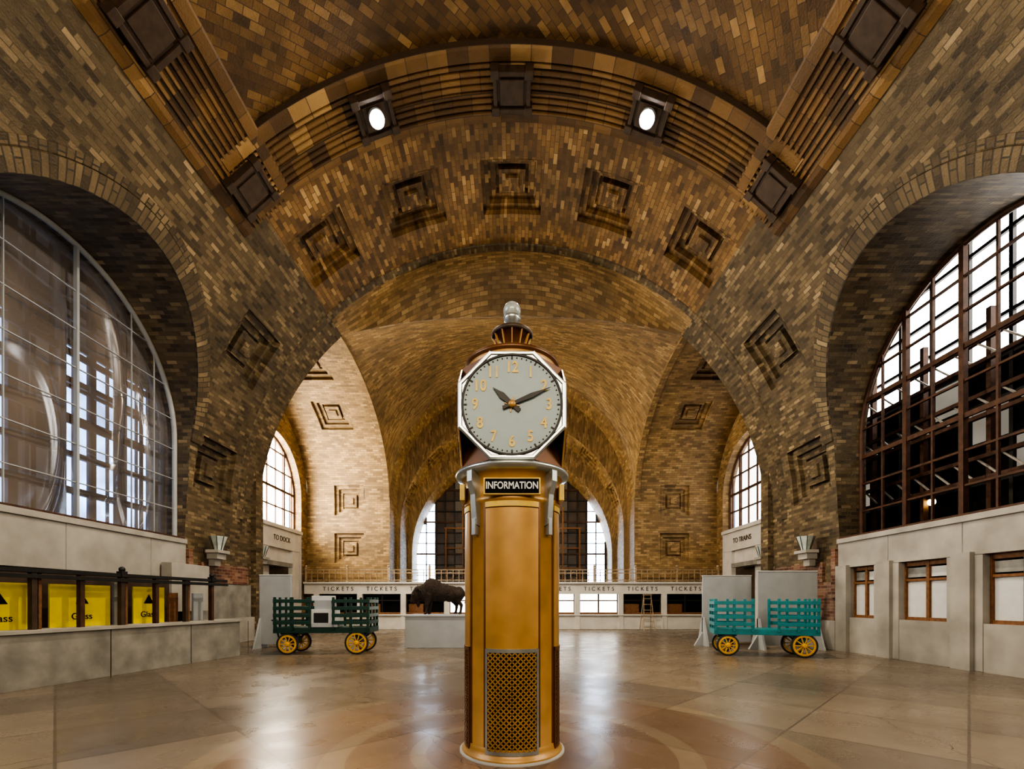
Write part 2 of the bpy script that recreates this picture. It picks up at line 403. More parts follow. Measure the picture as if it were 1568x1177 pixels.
for p in lin(PB-rad(1),pi-PB+rad(1),70):
    P.append([Vector(((R0-o)*math.cos(p),10.65+x,ZC+(R0-o)*math.sin(p))) for x,o in bpf]); U.append([(p*R0,x) for x,o in bpf])
C.grid(P,M_band,U)
for sg in (-1,1):
    P=[];U=[]
    for D in lin(Y0,12.4,4):
        row=[];ur=[]
        for x,o in bpf:
            p=pa+.03-(x/R0)
            row.append(Vector((sg*(R0-o)*math.cos(p),D,ZC+(R0-o)*math.sin(p)))); ur.append((D,x))
        P.append(row);U.append(ur)
    C.grid(P,M_band,U)
C.build('tiled_vault',ceil)

M_lampglow=emis('lamp_lens',(1,.98,.93),200,1)
def lampbox(phi,D,lit,size=.84):
    e=empty('ceiling_lamp' if lit else 'ceiling_vent')
    p=rad(phi); n=Vector((-math.cos(p),0,-math.sin(p))); v=Vector((-math.sin(p),0,math.cos(p))); u=Vector((0,1,0))
    c=Vector((R0*math.cos(p),D,ZC+R0*math.sin(p)))+n*.12
    R=Matrix((u,v,n)).transposed(); mb=MB(); h=size/2
    for a,b,dx,dy in [(0,h,size+.1,.1),(0,-h,size+.1,.1),(h,0,.1,size+.1),(-h,0,.1,size+.1)]:
        mb.box(c+u*a+v*b,(dx,dy,.26),M_bronze,R=R)
    for a,b in((1,1),(1,-1),(-1,1),(-1,-1)): mb.box(c+u*a*h+v*b*h+n*.02,(.2,.2,.28),M_bronze,R=R)
    mb.box(c+n*.03,(size-.02,size-.02,.1),M_bronze,R=R); mb.box(c+n*.07,(size-.26,size-.26,.1),M_bronze,R=R)
    if lit:
        a=c+n*.02; ax=(n+Vector((0,-.45,0))).normalized()
        mb.cyl(a,a+ax*.30,.19,M_grey,seg=24); mb.cyl(a+ax*.28,a+ax*.315,.155,M_lampglow,seg=24)
    mb.build('housing',e,.01)
    if lit:
        l=bpy.data.lights.new('lamp_light','SPOT'); l.energy=3800; l.spot_size=rad(165); l.spot_blend=.6; l.shadow_soft_size=.16; l.color=(1,.88,.70)
        o=bpy.data.objects.new('lamp_light',l); COL.objects.link(o); o.parent=e; o.location=c+n*.6
        o.rotation_euler=n.to_track_quat('-Z','Y').to_euler()
for ph,lit in ((90,0),(69.5,1),(110.5,1),(48.3,0),(131.7,0)): lampbox(ph,11.5,lit)
for D in (8.25,4.5): 
    for ph in (48.3,131.7): lampbox(ph,D,0)

F=MB(); F.b2((-14,Y0,-.1),(14,34,0),M_floor); F.build('floor')
B=MB(); B.b2((-14,Y0-.3,0),(14,Y0,16),M_pier); B.build('wall_back')

# ------------------------------------------------------------------ side windows
def window_grid(mb,sg,X,Dl,zl,arch,mat,w=.05,d=.06,majorD=(),majorz=(),t=.12):
    c,r,sp=arch
    for D in Dl:
        k=abs(D-c)
        if k>=r: continue
        zt=sp+math.sqrt(r*r-k*k); ww=t if D in majorD else w
        mb.b2((sg*X-d/2-(.03 if ww==t else 0),D-ww/2,zl[0]),(sg*X+d/2+(.03 if ww==t else 0),D+ww/2,zt),mat)
    for z in zl:
        hw=r if z<=sp else math.sqrt(max(0,r*r-(z-sp)**2))
        if hw<.1: continue
        ww=t if z in majorz else w
        mb.b2((sg*X-d/2-.004,c-hw,z-ww/2),(sg*X+d/2+.004,c+hw,z+ww/2),mat)
    pts=[(sg*X,c-r,zl[0])]+[(sg*X,c-r*math.cos(pi*i/32),sp+r*math.sin(pi*i/32)) for i in range(33)]+[(sg*X,c+r,zl[0])]
    mb.tube(pts,.07,mat)
arch=(WC,WR-.02,WS)
Dl=[WC+(i-4.5)*.78 for i in range(10)]; zl=[3.4+.82*i for i in range(9)]
wr=empty('window_1'); mb=MB()
window_grid(mb,1,WX,Dl,zl,arch,M_rust,majorD=[Dl[2],Dl[5],Dl[7]],majorz=[zl[0],zl[3],zl[5]])
mb.build('steel_sash',wr)
mb=MB(); XO=13.2
Mw=emis('sky_pane_warm',(1,.95,.88),9,.9)
Mwd=emis('dusty_pane',(.60,.54,.44),.45)
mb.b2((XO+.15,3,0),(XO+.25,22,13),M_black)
mb.b2((XO-.05,3,3.2),(XO+.15,22,3.6),M_limeD)
for i in range(16):
    d0=4+1.15*i
    for j in range(8):
        z0=3.7+1.1*j
        if z0>8.0: m=Mw
        elif (i*7+j*3)%5==0 and z0>4.5: m=Mwd
        else: m=M_black
        mb.b2((XO+.05,d0+.03,z0+.03),(XO+.07,d0+1.12,z0+1.07),m)
    mb.b2((XO-.05,d0-.05,3.6),(XO+.1,d0+.05,12.4),M_steel)
for j in range(9): mb.b2((XO-.04,4,3.7+1.1*j-.05),(XO+.09,22,3.7+1.1*j+.05),M_steel)
for z in (4.6,6.2,7.6):
    mb.b2((12.0,3,z),(12.12,22,z+.1),M_rust); mb.b2((12.0,3,z+.55),(12.12,22,z+.65),M_rust)
    for k in range(28):
        y=3.3+k*.62; mb.beam((12.06,y,z+.1),(12.06,y+(.5),z+.58),.04,.04,M_lime)
for k in range(9): mb.b2((12.15,4+k*1.9,3.4),(12.3,4.12+k*1.9,9),M_rust)
mb.b2((WX-.1,3,3.1),(XO+.2,22,3.3),M_limeD); mb.b2((WX+.1,3,12.0),(XO+.2,22,12.1),M_black)
mb.build('outer_gallery',wr)
mb=MB(); ml=emis('work_lamp_lens',(1,.7,.25),20); mb.sphere((12.3,13.4,4.4),.10,ml); mb.cyl((12.3,13.4,4.47),(12.3,13.4,4.65),.1,M_steel,r2=.04); mb.beam((12.3,13.4,4.6),(12.3,13.4,5.0),.03,.03,M_steel); mb.build('work_lamp',None)
wl=empty('window_2'); mb=MB()
window_grid(mb,-1,WX,Dl,zl,arch,M_steel,w=.08,majorD=[Dl[2],Dl[5],Dl[7]],majorz=[zl[0],zl[3],zl[5]],t=.16)
mb.build('steel_sash',wl)
mb=MB(); Mb=emis('sky_pane_blue',(.36,.58,1.0),10,.4); Mbd=emis('frosted_pane',(.26,.27,.28),.35)
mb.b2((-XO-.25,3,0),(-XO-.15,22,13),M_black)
for i in range(16):
    d0=4+1.15*i
    for j in range(8):
        z0=3.7+1.1*j
        m=Mb if (i%4!=3) and z0<8.5 else (Mbd if (i+j)%3 else M_black)
        mb.b2((-XO-.07,d0+.03,z0+.03),(-XO-.05,d0+1.12,z0+1.07),m)
    mb.b2((-XO-.1,d0-.12,3.6),(-XO+.05,d0+.12,12.4),M_steel)
    mb.b2((-XO-.1,d0+.54,3.6),(-XO+.03,d0+.60,12.4),M_steel)
for j in range(9): mb.b2((-XO-.09,4,3.7+1.1*j-.09),(-XO+.04,22,3.7+1.1*j+.09),M_steel)
mb.b2((-XO-.2,3,3.1),(-WX+.1,22,3.3),M_limeD); mb.b2((-XO-.2,3,12.0),(-WX-.1,22,12.1),M_black)
mb.build('outer_gallery',wl)
m=bpy.data.materials.new('plastic_film'); m.use_nodes=True; nt=m.node_tree; nt.nodes.clear()
o=N(nt,'ShaderNodeOutputMaterial'); tr=N(nt,'ShaderNodeBsdfTransparent'); tr.inputs[0].default_value=(.78,.78,.82,1)
gl=N(nt,'ShaderNodeBsdfGlossy'); gl.inputs['Roughness'].default_value=.17; gl.inputs[0].default_value=(.8,.8,.82,1)
df=N(nt,'ShaderNodeBsdfDiffuse'); df.inputs[0].default_value=(.22,.19,.175,1)
m1=N(nt,'ShaderNodeMixShader'); m2=N(nt,'ShaderNodeMixShader')
m1.inputs[0].default_value=.6; nt.links.new(gl.outputs[0],m1.inputs[1]); nt.links.new(df.outputs[0],m1.inputs[2])
tc=N(nt,'ShaderNodeTexCoord'); wv=N(nt,'ShaderNodeTexNoise'); wv.inputs['Scale'].default_value=.6; nt.links.new(tc.outputs['Object'],wv.inputs['Vector'])
sp_=N(nt,'ShaderNodeSeparateXYZ'); nt.links.new(tc.outputs['Object'],sp_.inputs[0])
mz=N(nt,'ShaderNodeMapRange'); nt.links.new(sp_.outputs['Z'],mz.inputs[0]); mz.inputs[1].default_value=4; mz.inputs[2].default_value=9.5; mz.inputs[3].default_value=0; mz.inputs[4].default_value=.25
mr=N(nt,'ShaderNodeMapRange'); nt.links.new(wv.outputs['Fac'],mr.inputs[0]); mr.inputs[1].default_value=.35; mr.inputs[2].default_value=.65; mr.inputs[3].default_value=.36; mr.inputs[4].default_value=.64
ad=N(nt,'ShaderNodeMath',operation='ADD'); nt.links.new(mr.outputs[0],ad.inputs[0]); nt.links.new(mz.outputs[0],ad.inputs[1])
nt.links.new(ad.outputs[0],m2.inputs[0]); nt.links.new(tr.outputs[0],m2.inputs[1]); nt.links.new(m1.outputs[0],m2.inputs[2]); nt.links.new(m2.outputs[0],o.inputs[0])
M_film=m
mb=MB(); P=[]
def fold(D,z):
    # slack folds of the sheet, hanging in long loops
    h=0
    for (Dc,zc_,rx,rz,a) in ((11.4,6.6,.8,2.6,.10),(12.6,5.4,.5,2.0,.10),(9.6,5.0,.9,2.0,.07),(8.2,7.0,.7,2.4,.05)):
        u=math.hypot((D-Dc)/rx,(z-zc_)/rz); 
        g=math.exp(-((u-1)/.14)**2)*(0.35+.65*max(0,min(1,.5+(D-Dc)/rx*.6)))
        h+=a*g
    return h
for i in range(181):
    D=WC-WR+.03+(2*WR-.06)*i/180; zt=WS+math.sqrt(max(0,WR**2-(D-WC)**2)); row=[]
    for j in range(101):
        z=3.4+(zt-3.4)*j/100
        x=-10.47+.035*math.sin(2.1*D+1.9*math.sin(z*.8))+.02*math.sin(.9*z+D*2.6+1.5*math.sin(D))+fold(D,z)
        row.append(Vector((x,D,z)))
    P.append(row)
mb.grid(P,M_film,smooth=True); mb.build('film',wl)
mb=MB(); window_grid(mb,-1,10.28,[Dl[1],Dl[3],Dl[5],Dl[7],Dl[8]],[3.4,4.3,5.2,6.1,7.0,7.9,8.8],arch,M_grey,w=.022,d=.03,majorD=[Dl[5]],t=.06); mb.build('battens',wl)

for sg,nm in ((-1,'trim_1'),(1,'trim_2')):
    mb=MB(); mb.b2((sg*9.9,WC-WR,3.24),(sg*10.7,WC+WR,3.38),M_lime); mb.b2((sg*9.97,WC-WR,3.38),(sg*10.5,WC+WR,3.44),M_rust); mb.build(nm,None,.01)
mb=MB()
mb.b2((-10.3,WC-WR,2.2),(-9.95,WC+WR,3.24),M_lime)
for D in (7.6,10.2,12.6): mb.b2((-9.955,D-.01,2.2),(-9.945,D+.01,3.24),M_limeD)
mb.b2((-10.5,WC-WR,0),(-10.2,WC+WR,2.2),M_limeD)
mb.b2((-9.9,12.9,1.2),(-9.6,14.5,2.6),M_lime)
mb.build('limestone_base',sides[-1],.01)
mb=MB()
ops=[(12.55,13.5),(10.45,11.75),(8.3,9.65),(6.9,7.6)]
mb.b2((9.95,WC-WR-.1,2.5),(10.35,WC+WR,3.24),M_lime)
mb.b2((9.95,WC-WR-.1,0),(10.35,WC+WR,1.02),M_lime)
edges=[WC-WR-.1]+[e for o_ in ops[::-1] for e in o_]+[WC+WR]
for a,b in zip(edges[0::2],edges[1::2]):
    mb.b2((9.935,a,0.005),(10.36,b,2.49),M_lime)
for c_ in (13.7,12.15,10.05,8.05):
    mb.b2((9.84,c_-.22,0.0),(9.99,c_+.22,2.56),M_lime)
for D in (7.0,10.1,12.1): mb.b2((9.945,D-.01,2.56),(9.955,D+.01,3.24),M_limeD)
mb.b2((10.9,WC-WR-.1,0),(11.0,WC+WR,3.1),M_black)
for a,b in ops:
    mb.b2((10.1,a,2.38),(10.2,b,2.5),M_wood); mb.b2((10.1,a,2.0),(10.2,b,2.06),M_wood)
    mb.b2((10.1,a,1.02),(10.2,b,1.1),M_wood)
    n=2 
    for k in range(n+1): 
        y=a+(b-a)*k/n; mb.b2((10.09,y-.04,1.02),(10.21,y+.04,2.5),M_wood)
    for k in range(n):
        y0=a+(b-a)*k/n+.04;y1=a+(b-a)*(k+1)/n-.04
        mb.b2((10.15,y0,1.1),(10.16,y1,2.0),M_white); mb.b2((10.15,y0,2.1),(10.16,y1,2.34),M_glassdull if k else M_white)
mb.build('limestone_arcade',sides[1])
for sg in (-1,1):
    mb=MB()
    mb.b2((sg*9.85,13.96,0),(sg*10.05,18,.9),M_lime)
    mb.b2((sg*9.93,13.98,.9),(sg*10.05,17.4,2.1),M_redbrk if sg>0 else M_limeD)
    mb.b2((sg*9.9,14.6,2.1),(sg*10.05,17.2,2.75),M_redbrk)
    mb.b2((sg*9.86,13.96,1.6),(sg*10.05,14.15,3.1),M_redbrk)
    mb.build('pier_base',sides[sg],.01)
M_sglass=simple('frosted_glass',(.42,.48,.45),.2,noise=.15)
def sconce(x,y,z,sg,s=1):
    e=empty('wall_sconce',(x,y,z)); mb=MB(); d=-sg
    mb.box((d*.16,0,0),(.42,.62,.10),M_lime); mb.box((d*.12,0,-.14),(.34,.46,.2),M_lime); mb.box((d*.06,0,-.34),(.2,.3,.24),M_lime)
    n=8;c0=Vector((d*.18,0,0))
    vs=[];
    for zz,r in ((.05,.13),(.2,.16),(.42,.24),(.5,.27)):
        for i in range(n):
            t=2*pi*(i+.5)/n; vs.append(c0+Vector((r*math.cos(t),r*math.sin(t),zz)))
    fs=[(k*n+i,k*n+(i+1)%n,(k+1)*n+(i+1)%n,(k+1)*n+i) for k in range(3) for i in range(n)]
    mb.add(vs,fs,M_sglass); mb.add(vs[:n],[list(range(n))],M_steel)
    for i in range(n): mb.beam(vs[i]*1,vs[3*n+i]*1,.02,.02,M_bronze)
    mb.build('lantern',e,.006)
for sg in(-1,1):
    sconce(sg*9.75,14.9,3.1,sg)
sconce(-10.7,19.2,3.3,-1); 
sconce(10.7,19.2,3.3,1)

# ------------------------------------------------------------------ second bay windows and portals
W2=(21.6,2.7,6.9)
def arealight(name,loc,rot,sx,sy,e,col,parent=None):
    l=bpy.data.lights.new(name,'AREA'); l.shape='RECTANGLE'; l.size=sx; l.size_y=sy; l.energy=e; l.color=col
    o=bpy.data.objects.new(name,l); COL.objects.link(o); o.location=loc; o.rotation_euler=rot
    if parent:o.parent=parent
    return o
Mday={-1:emis('bright_day_pane',(1,.95,.86),14,.95),1:emis('hazy_day_pane',(1,.95,.9),3.5,.95)}
for sg in(-1,1):
    mb=MB(); c,r,sp=W2; X=11.2
    def zb(D):
        a=math.acos(min(1,max(0,(D-18)/7))); return ZE+4.73*math.sin(a)
    P=[];U=[]
    for i in range(41):
        t=pi*i/40; D=c-r*math.cos(t); z=sp+r*math.sin(t); zz=lin(z,max(zb(D),z)+.1,6)
        P.append([Vector((sg*X,D,q)) for q in zz]); U.append([(D,q) for q in zz])
    mb.grid(P,M_far,U)
    for d0,d1 in((18,c-r),(c+r,25)):
        Dd=lin(d0,d1,5); P=[[Vector((sg*X,D,0)),Vector((sg*X,D,zb(D)+.1))] for D in Dd]
        mb.grid(P,M_far,[[(D,0),(D,zb(D))] for D in Dd])
    pts=[(c-r,5.2)]+[(c-r*math.cos(pi*i/32),sp+r*math.sin(pi*i/32)) for i in range(33)]+[(c+r,5.2)]
    mb.grid([[Vector((sg*X,a,b)),Vector((sg*(X+.6),a,b))] for a,b in pts],M_far)
    mb.b2((sg*(X+.01),c-r,0),(sg*(X+.6),c+r,5.2),M_marble)
    mb.b2((sg*(X-.25),19.9,0),(sg*X,20.6,4.0),M_marble); mb.b2((sg*(X-.25),22.8,0),(sg*X,23.5,4.0),M_marble)
    mb.b2((sg*(X-.28),19.85,4.0),(sg*X,23.55,4.9),M_marble); mb.b2((sg*(X-.38),19.75,4.9),(sg*X,23.65,5.05),M_marble)
    mb.b2((sg*(X-.04),20.6,0),(sg*(X-.02),22.8,3.2),M_bronze); mb.b2((sg*(X-.1),20.6,3.2),(sg*(X-.02),22.8,4.0),M_marble)
    mb.build('bay_wall',sides[sg])
    w=empty('window_%d'%(3 if sg<0 else 4)); mb=MB()
    window_grid(mb,sg,X+.4,[c+(i-3)*.8 for i in range(7)],[5.25+.9*i for i in range(6)],(c,r-.02,sp),M_rust,w=.07,majorD=[c-2*.8,c+2*.8],majorz=[5.25+1.8])
    mb.b2((sg*(X+.66),c-r,5.2),(sg*(X+.7),c+r,9.7),Mday[sg])
    mb.build('steel_sash',w)
    if sg<0: arealight('daylight',(sg*(X+.62),c,7.4),(0,rad(90)*sg,0),4.4,5.2,1900,(1,.86,.64),w)
    text_obj('portal_lettering','TO TRAINS' if sg>0 else 'TO DOCK',.34,.004,Matrix.Translation((sg*(X-.30),21.7,4.45))@Matrix.Rotation(-sg*rad(90),4,'Z')@RX,M_bronze,sides[sg])

# ------------------------------------------------------------------ end window
we=empty('window_5'); mb=MB(); c=0
Mend=emis('end_sky_pane',(.66,.80,1.0),16); Mbrown=simple('brown_pane',(.05,.03,.018),.3,noise=.4,nscale=1.5); Mgp=emis('hazy_pane',(.30,.22,.14),.4)
r,sp,Y=6.25,4.3,30.1
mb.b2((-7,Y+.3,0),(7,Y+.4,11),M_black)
cols=[-6.25+.62*i for i in range(21)]
for i in range(20):
    for j in range(12):
        z0=2.5+.7*j; x0=cols[i]; xm=x0+.31; zt=sp+math.sqrt(max(0,r*r-xm*xm)) 
        if z0>zt: continue
        if i in(0,1,18,19): m_=Mend
        else: m_=Mgp if (i*5+j*7)%7==0 or (i in(4,15) and j%2) else Mbrown
        mb.b2((x0,Y+.08,z0),(x0+.62,Y+.1,min(z0+.7,zt+.3)),m_)
for i,x in enumerate(cols):
    if abs(x)<r: 
        zt=sp+math.sqrt(r*r-x*x); w_=.12 if i%5==0 or i in(2,18) else .06
        mb.b2((x-w_/2,Y-.03,2.4),(x+w_/2,Y+.06,zt),M_steel)
for j in range(12):
    z=2.5+.7*j; hw=r if z<sp else math.sqrt(max(0,r*r-(z-sp)**2)); w_=.1 if j%3==0 else .055
    mb.b2((-hw,Y-.035,z-w_/2),(hw,Y+.065,z+w_/2),M_rust if j%3==0 else M_steel)
for x in (-4.3,-3.2,-2.1,2.2,3.3,4.4):
    mb.b2((x-.05,Y-.4,2.5),(x+.05,Y-.3,7.6 if abs(x)<4 else 6.2),M_wood)
for z in (3.6,4.9,6.2): 
    mb.b2((-4.4,Y-.41,z),(-2.0,Y-.31,z+.08),M_wood); mb.b2((2.1,Y-.41,z),(4.5,Y-.31,z+.08),M_wood)
mb.build('steel_sash',we)
B=MB(); 
P=[]
for i in range(49):
    a=pi*i/48; P.append([Vector((-6.25*math.cos(a),30.2,4.3+6.25*math.sin(a))),Vector((-7.2*math.cos(a),30.2,4.3+9*math.sin(a)))])
B.grid(P,M_far); B.b2((-14,32,0),(14,32.2,15),M_black); B.build('wall_end')

# ------------------------------------------------------------------ ticket wall + balcony
tk=empty('wall_ticket_offices'); mb=MB(); Y=24.4; PW=2.32
mb.b2((-11.1,Y,1.88),(11.1,Y+.5,2.42),M_marble)
mb.b2((-11.1,Y-.12,2.42),(11.1,Y+.55,2.52),M_marble)
mb.b2((-11.1,Y,0),(11.1,Y+.35,.72),M_marble); mb.b2((-11.1,Y-.1,.72),(11.1,Y+.5,.8),M_marble)
mb.b2((-6.6,Y+2.2,0),(6.6,Y+2.3,2.4),M_bronze)
mb.b2((-6.6,Y+.5,2.40),(6.6,30.0,2.5),M_limeD)
Mpl=emis('lit_counter_pane',(1,.95,.86),5.0)
for k in range(-4,6):
    xb=(k-.5)*PW
    mb.b2((xb-.14,Y-.06,0),(xb+.14,Y+.45,1.88),M_marble)
    if k==5: break
    lit = k in (-1,0,1,2)
    x0,x1=xb+.14,xb+PW-.14
    fm=M_bronze if lit else M_steel
    for q in (0,.5,1): 
        xq=x0+(x1-x0)*q; mb.b2((xq-.04,Y+.1,.8),(xq+.04,Y+.18,1.88),fm)
    mb.b2((x0,Y+.09,1.5),(x1,Y+.19,1.56),fm); mb.b2((x0,Y+.09,.8),(x1,Y+.19,.9),M_wood)
    if lit: mb.b2((x0,Y+.2,.8),(x1,Y+.22,1.88),Mpl)
    else:
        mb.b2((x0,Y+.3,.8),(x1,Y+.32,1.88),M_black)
        mb.b2((x0+.1,Y+.2,.9),(x0+.9,Y+.22,1.35),M_wood)
mb.build('counter_front',tk,.01)
for k in (-4,-3,-2,1,2,3,4):
    text_obj('lettering','T I C K E T S',.30,.004,Matrix.Translation((k*PW,Y-.01,2.15))@RX,M_steel,tk)
ra=MB()
M_rail=simple('brass_rail',(.36,.27,.17),.4,metal=.3)
n=70
for i in range(n+1):
    x=-11.0+22.0*i/n; big=i%7==0
    ra.b2((x-(.05 if big else .015),Y-.02,2.525),(x+(.05 if big else .015),Y+(.08 if big else .03),3.3 if big else 3.15),M_rail)
    if big: ra.sphere((x,Y+.03,3.36),.07,M_rail,seg=10,ring=6)
for z in (2.62,3.17,3.0): ra.b2((-11.0,Y-.025,z-.02),(11.0,Y+.05,z+.02),M_rail)
for i in range(10):
    x=-11.0+2.2*(i+.5)
    ra.lathe([(.17,-.01),(.2,0),(.17,.01),(.17,-.01)],(x,Y+.02,2.86),M_rail,seg=16,axis='Y')
ra.build('railing',tk)
e=empty('added_uplight',(0,26.0,2.505)); e.parent=tk; mb=MB()  # added uplight hidden behind the clock, brightens end arch and dome
for k in range(3):
    t=2*pi*k/3; mb.cyl((.35*math.cos(t),.35*math.sin(t),0.02),(0,0,.7),.02,M_yel,seg=8)
mb.cyl((0,0,.65),(0,0,1.0),.02,M_steel,seg=8); mb.box((0,0,1.05),(.4,.2,.18),M_yel); mb.box((0,0,1.145),(.34,.15,.01),Mpl); mb.build('stand',e)
l=bpy.data.lights.new('added_uplight_spot','SPOT'); l.energy=1200; l.spot_size=rad(170); l.spot_blend=.5; l.shadow_soft_size=.3; l.color=(1,.80,.52)
o=bpy.data.objects.new('added_uplight_spot',l); COL.objects.link(o); o.parent=e; o.location=(0,0,1.3); o.rotation_euler=(rad(180),0,0)
e=empty('step_ladder',(6.9,23.3,0)); mb=MB()
for s_ in(-1,1):
    mb.beam((s_*.28,-.35,0),(s_*.18,0,1.8),.035,.03,M_rail); mb.beam((s_*.28,.4,0),(s_*.18,0,1.8),.03,.03,M_rail)
for i in range(6):
    t=(i+.6)/6.2; mb.box((0,-.35*(1-t),1.8*t),(.55-.18*t,.09,.03),M_rail)
mb.box((0,0,1.82),(.42,.2,.04),M_rail); mb.build('frame',e)

# ------------------------------------------------------------------ left baggage counter
ct=empty('baggage_counter'); mb=MB()
a=Vector((-8.75,4.5,0)); b=Vector((-7.5,12.6,0)); d=(b-a).normalized(); nrm=Vector((d.y,-d.x,0)); Lc=(b-a).length
Mx=Matrix((( d.x,-nrm.x,0,a.x),(d.y,-nrm.y,0,a.y),(0,0,1,0),(0,0,0,1)))
mb.b2((0,0,0),(Lc,.35,.94),M_limeD,Mx); mb.b2((-.0,-.05,.94),(Lc+.04,.6,1.0),M_lime,Mx)
for k in range(5): mb.b2((k*1.9+.9,-.006,0),(k*1.9+.915,.0,.94),M_steel,Mx)
mb.b2((Lc-.2,.35,0),(Lc,1.6,.94),M_limeD,Mx)
mb.b2((0,.12,2.0),(Lc-.3,.3,2.07),M_steel,Mx); mb.b2((0,.1,1.90),(Lc-.3,.14,1.97),M_steel,Mx)
x=.4;k=0
while x<Lc-.2:
    mb.b2((x-.04,.14,1.0),(x+.04,.24,2.0),M_rust if k%2 else M_bronze,Mx)
    if k%2==0: mb.b2((x+.1,.2,1.0),(x+.15,.25,2.0),M_wood,Mx)
    if k%3==0: mb.b2((x-.06,.1,2.0),(x+.06,.24,2.12),M_steel,Mx); mb.sphere((x,.17,2.16),.06,M_steel,M=Mx,seg=10,ring=6)
    x+=.78;k+=1
mb.b2((0,1.0,0),(Lc-1.2,1.1,2.1),M_bronze,Mx)
for x0,w_ in ((1.6,.9),(2.75,.95),(3.95,1.1),(5.55,.75)):
    mb.b2((x0,.42,1.0),(x0+w_,.46,1.82),M_yel,Mx)
mb.b2((5.2,.5,1),(5.4,.56,1.9),M_limeD,Mx); mb.b2((6.5,.5,1),(6.75,.56,1.7),M_wood,Mx); mb.b2((7.2,.5,1),(7.5,.56,1.7),M_grey,Mx)
mb.build('counter',ct,.008)
for x0 in (3.2,4.5,5.9): 
    text_obj('board_print','Glass',.18,.003,Mx@Matrix.Translation((x0,.415,1.2))@RX,M_black,ct)
    t=MB(); t.add([(x0-.12,.41,1.45),(x0+.12,.41,1.45),(x0,.41,1.65)],[(0,1,2)],M_black,M=Mx); t.build('board_logo',ct)

def panel(x0,x1,y,z1,rz=0,feet=(-1,1)):
    e=empty('display_screen',((x0+x1)/2,y,0),rz); w=x1-x0; mb=MB()
    mb.box((0,0,z1/2+.06),(w,.07,z1-.12),M_grey); mb.box((0,0,z1),(w+.02,.09,.03),M_white)
    for s_ in feet:
        x=s_*(w/2-.03)
        mb.prism([(x-.03,-.42,0),(x-.03,.42,0),(x-.03,.05,.95),(x-.03,-.05,.95)],(0,0,0),(.06,0,0),M_grey)
        mb.prism([(x,-.045,0),(x+s_*.3,-.045,0),(x,-.045,.5)],(0,0,0),(0,.09,0),M_grey)
    mb.build('board',e,.006)
panel(-8.05,-7.05,14.6,2.33)
panel(6.45,8.1,15.5,2.36,0,(-1,))
panel(7.65,9.5,14.25,2.43)

# ------------------------------------------------------------------ baggage carts
M_tire=simple('black_tyre',(.015,.015,.015),.6)
M_ywheel=simple('yellow_wheel',(.58,.31,.015),.45,noise=.12)
def wheel(mb,c,r,mat):
    mb.lathe([(r-.045,-.03),(r,-.03),(r,.03),(r-.045,.03),(r-.045,-.03)],c,M_tire,seg=32,axis='Y')
    mb.lathe([(r-.10,-.025),(r-.045,-.025),(r-.045,.025),(r-.10,.025),(r-.10,-.025)],c,mat,seg=32,axis='Y')
    mb.lathe([(0,-.07),(.055,-.07),(.07,0),(.055,.07),(0,.07)],c,mat,seg=16,axis='Y')
    for k in range(10):
        t=2*pi*k/10; v=Vector((math.cos(t),0,math.sin(t))); mb.beam(Vector(c)+v*.05,Vector(c)+v*(r-.08),.03,.03,mat,up=(0,1,0))
def cart(loc,rz,col,col2,load,scl=1):
    e=empty('baggage_cart',loc,rz,scl); mb=MB(); Ln,Wd=2.65,1.05; r=.33
    A=simple('cart_paint',col,.45,noise=.15); Bp=simple('cart_undercarriage',col2,.5,noise=.15)
    for x in(-.95,.95):
        rr=r-.03 if x<0 else r
        for y in(-.47,.47): wheel(mb,(x,y,rr),rr,M_ywheel)
        mb.cyl((x,-.47,rr),(x,.47,rr),.03,M_steel)
        mb.box((x,0,rr+.1),(.14,.7,.14),Bp); mb.box((x,0,.58),(.5,.7,.05),Bp)
        for s_ in(-1,1): mb.beam((x-.22,s_*.3,.58),(x,s_*.3,rr+.08),.05,.04,Bp); mb.beam((x+.22,s_*.3,.58),(x,s_*.3,rr+.08),.05,.04,Bp)
    for y in(-Wd/2+.05,Wd/2-.05): mb.box((0,y,.67),(Ln,.09,.13),A)
    for x in(-Ln/2+.04,Ln/2-.04): mb.box((x,0,.67),(.08,Wd,.13),A)
    for k in range(7): mb.box((0,-Wd/2+.08+k*.15,.745),(Ln,.13,.03),A)
    for s_ in(-1,1):
        xe=s_*(Ln/2-.05); xi=s_*(Ln/2-1.0)
        for x in (xe,(xe+xi)/2,xi):
            for y in(-Wd/2,Wd/2): mb.box((x,y,1.15),(.07,.05,.92),A)
        for y in(-.2,.2): mb.box((xe,y,1.15),(.05,.07,.92),A)
        for k in range(4):
            z=.9+k*.2
            for y in(-Wd/2-.03,Wd/2+.03): mb.box(((xe+xi)/2,y,z),(1.02,.03,.10),A)
            mb.box((xe+s_*.03,0,z),(.03,Wd+.04,.10),A)
    if load: 
        mb.beam((-1.1,0,.4),(-1.4,0,.45),.08,.05,Bp); mb.beam((-1.4,0,.45),(-1.52,0,.95),.05,.04,Bp); mb.cyl((-1.52,-.16,.95),(-1.52,.16,.95),.02,M_steel)
        mb.box((-.02,-.15,1.02),(.60,.7,.5),M_white); mb.box((-.02,-.15,1.4),(.45,.5,.26),M_grey); mb.box((-.02,-.51,1.02),(.4,.02,.3),M_steel)
        mb.box((.0,-.35,1.58),(.66,.04,.14),M_white)
        mb.box((.1,-.3,.83),(.7,.5,.12),M_grey)
    mb.build('body',e,.006)
cart((-5.35,13.3,0),rad(3),(.004,.035,.022),(.008,.035,.022),True)
cart((6.95,12.75,0),rad(-16),(.006,.17,.185),(.012,.16,.185),False,.97)

